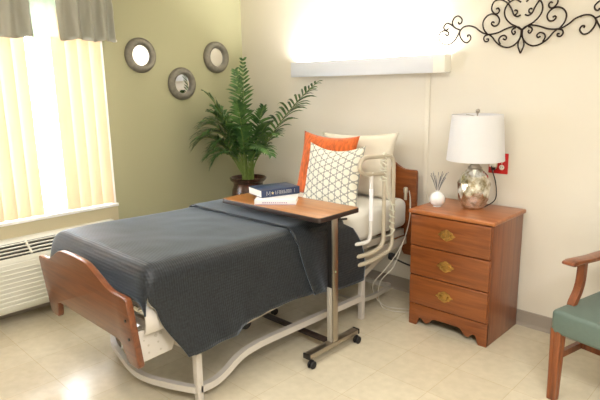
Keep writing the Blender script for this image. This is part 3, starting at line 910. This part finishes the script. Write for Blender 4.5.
# foot end tuck: hang the top part down behind the footboard
first = G[0]; n0 = 17; n1 = len(first)-17
prev = first[n0:n1+1]
for k in range(1, 6):
    cur = []
    for v0 in first[n0:n1+1]:
        a = k/5
        cur.append(bm.verts.new((v0.co.x, -2.172-.014*math.sin(a*PI/2), v0.co.z-.085*a)))
    for i in range(len(cur)-1): bm.faces.new((prev[i], prev[i+1], cur[i+1], cur[i]))
    prev = cur
blk = obj('blanket', bm, M_blanket, None, True, 180)
md = blk.modifiers.new('s', 'SOLIDIFY'); md.thickness = .008; md.offset = 1
tag(blk, 'charcoal grey ribbed knit blanket draped over the bed', 'blanket')
bm, G = blanket_grid(-1.275, -.858, .015, 36, lambda y: hem_at(y+.05)-.002, True)
for a, b in zip(G, G[1:]):
    for i in range(len(a)-1): bm.faces.new((a[i], b[i], b[i+1], a[i+1]))
f2 = obj('folded_layer', bm, M_blanket, blk, True, 180)
md = f2.modifiers.new('s', 'SOLIDIFY'); md.thickness = .010; md.offset = 1

# ------------------------------------------------------------------ pillows
def pillow(name, w, h, t, m, loc, tilt, yaw=0, pinch=.06, roll=0, seed=0, wr=.004, droop=0, uvs=True):
    bm = B(); n = 26; uv = bm.loops.layers.uv.new('UVMap')
    info = {}
    def pt(u, v, s):
        k = pinch
        x = u*w/2*(1-k*(1-v*v)); z = v*h/2*(1-k*(1-u*u))
        if droop: z -= droop*(1-u*u)*max(0, v)
        f = max(0, (1-abs(u)**2.6)*(1-abs(v)**2.6))**.55
        y = s*t/2*f
        nn = noise.noise(Vector((x*7+seed, z*7, s*3+seed)))+.5*noise.noise(Vector((x*18+seed, z*18, s*3)))
        y += nn*wr*f*2
        return Vector((x, y, z))
    grids = []
    for s in (-1, 1):
        G = [[None]*(n+1) for _ in range(n+1)]
        for i in range(n+1):
            for j in range(n+1):
                u, v = -1+2*i/n, -1+2*j/n
                edge = i in (0, n) or j in (0, n)
                if s == 1 and edge: G[i][j] = grids[0][i][j]; continue
                vt = bm.verts.new(pt(u, v, s)); info[vt] = (u*w/2, v*h/2); G[i][j] = vt
        grids.append(G)
        for i in range(n):
            for j in range(n):
                q = (G[i][j], G[i+1][j], G[i+1][j+1], G[i][j+1])
                f = bm.faces.new(q if s == -1 else q[::-1])
                for l in f.loops: l[uv].uv = info[l.vert]
    M = Matrix.Translation(loc) @ Matrix.Rotation(yaw, 4, 'Z') @ Matrix.Rotation(-tilt, 4, 'X') @ Matrix.Rotation(roll, 4, 'Y')
    bmesh.ops.transform(bm, matrix=M, verts=bm.verts[:])
    return obj(name, bm, m, None, True, 180)
tag(pillow('bed_pillow', .68, .47, .15, M_cream_case, (1.475, -.225, .955), math.radians(11), 0, .11, math.radians(-2.5), 5, .014),
    'plain cream-white bed pillow propped against the headboard', 'pillow')
tag(pillow('throw_pillow', .52, .47, .12, M_orange, (1.335, -.395, .955), math.radians(13), math.radians(0), .08, math.radians(1.5), 9, .005, .015),
    'burnt orange textured throw pillow behind the dotted pillow', 'pillow')
tag(pillow('throw_pillow', .47, .43, .12, M_dots, (1.525, -.545, .925), math.radians(14), math.radians(2), .055, 0, 2, .006, .04),
    'grey and ivory dotted throw pillow in front of the orange one', 'pillow')

# ------------------------------------------------------------------ overbed table
TX0, TX1, TY0, TY1, TZ = 1.205, 2.03, -1.245, -.895, .838
tb = thing('overbed_table', 'wood-topped rolling overbed table on a steel post across the bed', 'table', (1.98, -1.09, 0))
obj('tabletop_edge', prism(B(), rrect(TX0, TX1, TY0, TY1, .025), 'z', TZ-.028, TZ-.002, .003), M_edge, tb)
obj('tabletop', prism(B(), rrect(TX0+.004, TX1-.004, TY0+.004, TY1-.004, .022), 'z', TZ-.004, TZ, .001), M_table, tb)
px, py = 1.985, -1.09
bm = B(); box(bm, px+.014, px+.024, py-.022, py+.022, .075, TZ-.03, .002); obj('post_face', bm, M_chrome, tb)['label'] = 'bright steel face of the post'
obj('post_core', box(B(), px-.018, px+.0135, py-.020, py+.020, .40, TZ-.03, .002), M_black, tb)
obj('post_sleeve', box(B(), px-.022, px+.0138, py-.024, py+.024, .075, .405, .003), M_sleeve, tb)
bm = B(); box(bm, 1.56, px+.01, py-.02, py+.02, TZ-.058, TZ-.029, .003); obj('top_support', bm, M_edge, tb)
bm = B(); lathe(bm, [(.003, px+.024), (.005, px+.0255), (.003, px+.027)], (0, py, .50), 12, 'x'); obj('indicator_dot', bm, mat('pale_green_dot', srgb(190, 225, 190), .4), tb)
bm = B(); tube(bm, [(px+.02, py+.03, TZ-.045), (px+.03, py+.09, TZ-.05)], .006, smooth=False); obj('release_lever', bm, M_black, tb)
bm = B(); box(bm, px-.022, px+.026, -1.305, -.880, .052, .080, .004); obj('base_bar', bm, M_chrome, tb)
bm = B(); box(bm, px-.023, px+.027, -1.315, -1.305, .050, .082, .003); obj('end_cap', bm, M_black, tb); obj('end_cap', box(B(), px-.023, px+.027, -.880, -.870, .050, .082, .003), M_black, tb)
obj('base_crossbar', box(B(), 1.345, px-.022, py-.018, py+.018, .054, .076, .003), M_edge, tb)
obj('base_bar', box(B(), 1.325, 1.365, -1.25, -.93, .052, .078, .004), M_chrome, tb)
def caster(x, y):
    bm = B()
    for s in (-1, 1): lathe(bm, [(.006, s*.004), (.021, s*.006), (.023, s*.012), (.019, s*.017), (.006, s*.018)], (x, y, .0235), 18, 'x')
    c = obj('caster', bm, M_rubber, tb)
    bm = B(); tube(bm, [(x, y, .03), (x, y, .052)], .006, smooth=False); box(bm, x-.006, x+.006, y-.014, y+.014, .028, .046, .003)
    obj('caster_stem', bm, M_black, c)
caster(px+.03, -1.30); caster(px+.03, -.90); caster(1.345, -1.235); caster(1.345, -.945)

# books
bw = thing('book', 'white paperback lying under the navy book on the overbed table', 'book', (1.5, -1.07, TZ), 0, 'books on the overbed table')
def book(cx, cy, z0, w, dpt, hgt, rot, mc, th, name, hard=True):
    M = Matrix.Translation((cx, cy, 0)) @ Matrix.Rotation(rot, 4, 'Z')
    c = B(); box(c, -w/2, w/2, -dpt/2, dpt/2, z0, z0+th, .0006, M=M); box(c, -w/2, w/2, -dpt/2, dpt/2, z0+hgt-th, z0+hgt, .0006, M=M)
    box(c, -w/2, w/2, -dpt/2, -dpt/2+th, z0, z0+hgt, .001, M=M)
    p = B(); box(p, -w/2+.003, w/2-.003, -dpt/2+th, dpt/2-.003, z0+th, z0+hgt-th, M=M)
    return c, p, M
c, p, M = book(1.555, -1.095, TZ, .245, .17, .030, math.radians(39), 0, .0012, '')
bw.location = (1.555, -1.095, TZ)
obj('cover', c, M_bookwhite, bw); obj('page_block', p, M_pages, bw)
bm = B()
mg = mat('mauve_print', srgb(170, 150, 180), .6)
for i in range(12):
    x = -.075+i*.0125; box(bm, x, x+.008, -.0855, -.0847, TZ+.009, TZ+.016, M=M)
box(bm, -.12, .12, -.0856, -.0848, TZ+.001, TZ+.004, M=M)
obj('spine_print', bm, mg, bw, False)
bb = thing('book', 'thick navy hardback with silver spine lettering on top of the white book', 'book', (1.463, -1.03, TZ+.030), 0, 'books on the overbed table')
BZ = TZ+.0303
c, p, M = book(1.463, -1.03, BZ, .262, .182, .045, math.radians(74), 0, .0028, '')
obj('cover', c, M_bookblue, bb); obj('page_block', p, M_pages, bb)
# spine: M, star, short silver strokes
yy0, yy1 = -.0913, -.0905
bm = B()
def stroke(pts, r=.0011): tube(bm, pts, 0, flat=(.0019, .001), smooth=False)
zc0, zc1 = BZ+.009, BZ+.036
def L2(x, z): return M @ Vector((x, yy0, z))
for a, b in (((-.096, zc0), (-.096, zc1)), ((-.096, zc1), (-.085, zc0+.006)), ((-.085, zc0+.006), (-.074, zc1)), ((-.074, zc1), (-.074, zc0))):
    stroke([L2(*a), L2(*b)])
rnd = random.Random(4)
x = -.036
while x < .075:
    k = rnd.randint(0, 3); w_ = .007
    stroke([L2(x, zc0+.003), L2(x, zc1-.002)])
    if k in (0, 2): stroke([L2(x, zc1-.003), L2(x+w_, zc1-.003)])
    if k in (1, 2): stroke([L2(x, (zc0+zc1)/2), L2(x+w_, (zc0+zc1)/2)])
    if k in (0, 3): stroke([L2(x+w_, zc0+.003), L2(x+w_, zc1-.002)])
    if k == 1: stroke([L2(x+.001, (zc0+zc1)/2), L2(x+w_, zc0+.003)])
    x += .0125
stroke([L2(.094, zc0+.002), L2(.094, zc1-.001)])
obj('spine_lettering', bm, M_silver, bb, False)
bm = B(); st = []
for k in range(10):
    a = PI/2+k*PI/5; r = .011 if k % 2 == 0 else .0048; st.append((-.056+r*math.cos(a), (zc0+zc1)/2+r*math.sin(a)))
prism(bm, st, 'y', -.0917, -.0905); bmesh.ops.transform(bm, matrix=M, verts=bm.verts[:]); obj('spine_star', bm, M_gold, bb, False)

# ------------------------------------------------------------------ palm
PX, PY = .385, -.315
pot = thing('potted_palm', 'feathery green palm in a dark glazed urn in the room corner', 'plant', (PX, PY, 0))
bm = B(); lathe(bm, [(.11, 0), (.115, .02), (.10, .05), (.105, .10), (.13, .25), (.148, .45), (.15, .58), (.138, .66), (.125, .695), (.128, .72), (.155, .745), (.158, .76), (.150, .765), (.138, .755), (.128, .73), (.12, .71)], (PX, PY, 0), 48)
obj('urn', bm, M_pot, pot)
obj('soil', lathe(B(), [(.02, .722), (.127, .722), (.126, .735), (.08, .742), (.02, .745)], (PX, PY, 0), 32), M_soil, pot)
rnd = random.Random(21)
def frond(base, tip, arch, L=.16, n=26, droop=.35, start=.28, side=(0, 0, 1), wid=.019):
    P0 = Vector(base); P2 = Vector(tip); mid = (P0+P2)/2+Vector(arch)
    def bz(t): return P0*(1-t)**2+mid*2*t*(1-t)+P2*t*t
    st = B(); tube(st, [bz(t/12) for t in range(13)], .006, seg=6, n=2, rend=.0015)
    bm = B()
    for k in range(n):
        t = start+(1-start)*(k+.5)/n
        p = bz(t); T = (bz(min(1, t+.02))-bz(t-.02)).normalized()
        S = T.cross(Vector((0, 0, 1)))
        if S.length < .3: S = T.cross(Vector((.7, -.7, 0)))
        S.normalize(); U = S.cross(T).normalized()
        env = math.sin(PI*min(1, max(.0, (t-start)/(1-start)))**.8*.86+.25)
        for sg in (-1, 1):
            l = L*max(.35, env)*rnd.uniform(.75, 1.15)
            fw = .55+.5*t+rnd.uniform(-.22, .22)
            d = (S*sg+T*fw+U*.35*rnd.uniform(.6, 1.2)).normalized()
            prev = None; segs = 5; q = p.copy(); dd = d.copy(); ring = []
            w0 = wid*rnd.uniform(.8, 1.15)
            for s in range(segs+1):
                a = s/segs
                wdt = w0*max(.04, math.sin(PI*min(1, .12+a*.88))**.7)*.5
                side_ = dd.cross(U)
                side_ = side_.normalized() if side_.length > .01 else T
                ring.append((q-side_*wdt, q+U*.0015, q+side_*wdt))
                q = q+dd*(l/segs); dd = (dd+Vector((0, 0, -droop*.42*(a+.25)))).normalized()
            vs = []
            for r3 in ring:
                r4 = []
                for c in r3:
                    c = Vector((max(c.x, .012), min(c.y, -.012), c.z)); r4.append(bm.verts.new(c))
                vs.append(r4)
            for s in range(segs):
                for c in range(2): bm.faces.new((vs[s][c], vs[s][c+1], vs[s+1][c+1], vs[s+1][c]))
    fo = obj('frond', bm, M_leaf, pot, True, 180)
    obj('frond_stem', st, M_stem, fo)
b0 = lambda a=0, r=.03: (PX+r*math.cos(a), PY+r*math.sin(a), .735)
FR = [
 ((.43, -.36, 1.74), (-.03, 0, .10), .10, .35, 1),
 ((1.17, -.30, 1.54), (-.02, .0, .14), .20, 1.0, 2),
 ((.19, -.58, 1.48), (-.03, -.02, .26), .17, .8, 3),
 ((.16, -.68, 1.05), (.0, -.05, .38), .21, .9, 4),
 ((.17, -.62, 1.20), (.0, -.02, .36), .20, .9, 5),
 ((.28, -.62, .88), (.02, -.08, .34), .16, .9, 6),
 ((.86, -.48, 1.00), (.06, -.04, .30), .13, .9, 7),
 ((.55, -.26, 1.36), (-.02, .02, .16), .12, .6, 8),
 ((.20, -.26, 1.66), (-.02, .03, .20), .11, .6, 9),
 ((.16, -.46, 1.36), (-.01, -.03, .22), .15, .7, 10),
 ((.74, -.50, 1.04), (.04, -.05, .28), .13, .9, 11),
 ((.22, -.58, 1.00), (.03, .0, .30), .17, .8, 12),
 ((.78, -.33, 1.14), (.0, .03, .28), .13, .8, 13),
 ((.40, -.42, 1.40), (.0, .0, .14), .12, .6, 14),
 ((.34, -.62, 1.06), (.0, -.04, .30), .15, .8, 15),
 ((.20, -.56, 1.26), (.0, .0, .26), .16, .7, 16),
 ((.50, -.50, 1.20), (.03, .0, .28), .13, .8, 17),
 ((.66, -.30, 1.24), (.0, .0, .20), .12, .7, 18),
 ((.22, -.66, 1.12), (.0, .0, .36), .19, .9, 19),
 ((.28, -.60, 1.32), (.0, .0, .24), .17, .8, 20),
 ((.24, -.66, .94), (.0, .0, .30), .17, .9, 21),
]
for tip, arch, L, dr, k in FR:
    frond(b0(k*2.4), tip, arch, L*1.12, 21, dr, .24)
# bare cane stems
for k in range(8):
    a = k*PI/4+.3; st = B(); tube(st, [(PX+.045*math.cos(a), PY+.045*math.sin(a), .735), (PX+.05*math.cos(a), PY+.05*math.sin(a), .95), (PX+.06*math.cos(a), PY+.055*math.sin(a), 1.12)], .0075, seg=7, rend=.004)
    obj('cane', st, M_stem, pot)

# ------------------------------------------------------------------ armchair
ROT = math.radians(-13)
c0 = (3.06, -.715)
ch = thing('armchair', 'wooden armchair with a padded teal vinyl seat at the right edge', 'chair', (c0[0], c0[1], 0), ROT)
MC = Matrix.Translation((c0[0], c0[1], 0)) @ Matrix.Rotation(ROT, 4, 'Z')
def cobj(name, bm, m, smooth=True, angle=40):
    bmesh.ops.transform(bm, matrix=MC, verts=bm.verts[:]); return obj(name, bm, m, ch, smooth, angle)
CW, CD = .56, .50
# front legs: fluted, slightly tapered
def leg(x, y, z1, name='leg'):
    bm = B(); rings = []
    for k in range(9):
        z = z1*k/8; w_ = .021+.006*k/8
        rings.append([bm.verts.new((x+a*w_, y+b*w_, z)) for a, b in ((-1, -.8), (-.8, -1), (-.25, -1), (-.18, -.88), (.18, -.88), (.25, -1), (.8, -1), (1, -.8), (1, -.25), (.88, -.15), (.88, .15), (1, .25), (1, .8), (.8, 1), (-.8, 1), (-1, .8), (-1, .25), (-.88, .15), (-.88, -.15), (-1, -.25))])
    for a, b in zip(rings, rings[1:]):
        for i in range(len(a)): bm.faces.new((a[i], a[(i+1) % len(a)], b[(i+1) % len(a)], b[i]))
    bm.faces.new(rings[0][::-1]); bm.faces.new(rings[-1])
    return cobj(name, bm, M_chairw, True, 20)
leg(.02, .0, .37); leg(CW-.02, .0, .37)
for x in (.02, CW-.02):
    bm = B(); tube(bm, [(x, CD+.03, 0), (x, CD-.02, .25), (x, CD-.03, .45), (x, CD-.015, .70), (x, CD+.07, .95)], 0, flat=(.035, .03), n=5); cobj('rear_post', bm, M_chairw)
    bm = B(); tube(bm, [(x, .02, .225), (x, CD-.02, .225)], 0, flat=(.022, .032), smooth=False); cobj('side_stretcher', bm, M_chairw, False)
    # arm support and arm
    bm = B(); tube(bm, [(x, .09, .42), (x, .10, .47), (x, .135, .52), (x, .155, .58), (x, .16, .67)], 0, flat=(.028, .036), n=5); cobj('arm_support', bm, M_chairw)
    bm = B(); pts = [(.018, .682), (.023, .694), (.05, .700), (.13, .694), (.22, .688), (.33, .686), (CD-.01, .686), (CD-.01, .664), (.33, .664), (.22, .666), (.15, .670), (.08, .676), (.035, .674)]
    xs = x+.005
    prism(bm, pts, 'x', xs-.032, xs+.032, .007); cobj('armrest', bm, M_chairw)
bm = B(); tube(bm, [(.02, CD*.42, .225), (CW-.02, CD*.42, .225)], 0, flat=(.022, .03), smooth=False); cobj('cross_stretcher', bm, M_chairw, False)
bm = B(); box(bm, -.008, CW+.008, -.028, CD-.03, .345, .465, .022, 4); cobj('seat', bm, M_teal)
bm = B(); box(bm, .04, CW-.04, CD-.03, CD+.02, .56, .92, .02, 4, M=Matrix.Rotation(0, 4, 'X')); cobj('backrest', bm, M_teal)

# ------------------------------------------------------------------ lights
def area(name, loc, rot, sx, sy, e, col=(1, 1, 1), spread=None):
    l = bpy.data.lights.new(name, 'AREA'); l.shape = 'RECTANGLE'; l.size = sx; l.size_y = sy; l.energy = e; l.color = col
    if spread: l.spread = spread
    o = bpy.data.objects.new(name, l); COL.objects.link(o); o.location = loc; o.rotation_euler = rot; return o
# ceiling luminaires of the room
area('ceiling_lamp', (4.3, -2.9, RZ-.02), (0, 0, 0), 1.2, .6, 96, (1, .978, .96))
area('ceiling_lamp_b', (2.4, -2.6, RZ-.02), (0, 0, 0), 1.2, .6, 34, (1, .978, .96))
# tubes of the over-bed light, shining up
area('tube_lamp', ((FX0+FX1)/2, -.044, FZ0+.075), (PI, 0, 0), FX1-FX0-.1, .05, 46, (1, .96, .89))
# daylight through the window opening
area('window_daylight', (-.5, -2.25, 1.5), (0, math.radians(-90), 0), 1.6, 2.0, 165, (.82, .90, 1))
wd = bpy.data.worlds.new('sky'); bpy.context.scene.world = wd; wd.use_nodes = True
nt = wd.node_tree; bg = nt.nodes['Background']
bg.inputs[0].default_value = (.92, .96, 1, 1); bg.inputs[1].default_value = 5.0

# ------------------------------------------------------------------ camera
cam = bpy.data.cameras.new('camera'); co = bpy.data.objects.new('camera', cam); COL.objects.link(co)
yaw, pit, rol, F = .7670144885732655, .20892661491543807, -.0168914577630129, 537.4857555581514
cy, sy = math.cos(yaw), math.sin(yaw)
F0 = Vector((-sy, cy, 0)); R0 = Vector((cy, sy, 0)); U0 = Vector((0, 0, 1))
Fw = F0*math.cos(pit)-U0*math.sin(pit); Up = U0*math.cos(pit)+F0*math.sin(pit)
Rt = R0*math.cos(rol)+Up*math.sin(rol); Up = Up*math.cos(rol)-R0*math.sin(rol)
Mx = Matrix((Rt, Up, -Fw)).transposed().to_4x4(); Mx.translation = (3.8465733, -3.2723404, 1.5159954)
co.matrix_world = Mx
cam.sensor_width = 36; cam.lens = F/600*36; cam.clip_start = .05
sc = bpy.context.scene; sc.camera = co
sc.view_settings.view_transform = 'Standard'; sc.view_settings.look = 'None'; sc.view_settings.gamma = 1; sc.view_settings.use_curve_mapping = False
sc.view_settings.exposure = 0
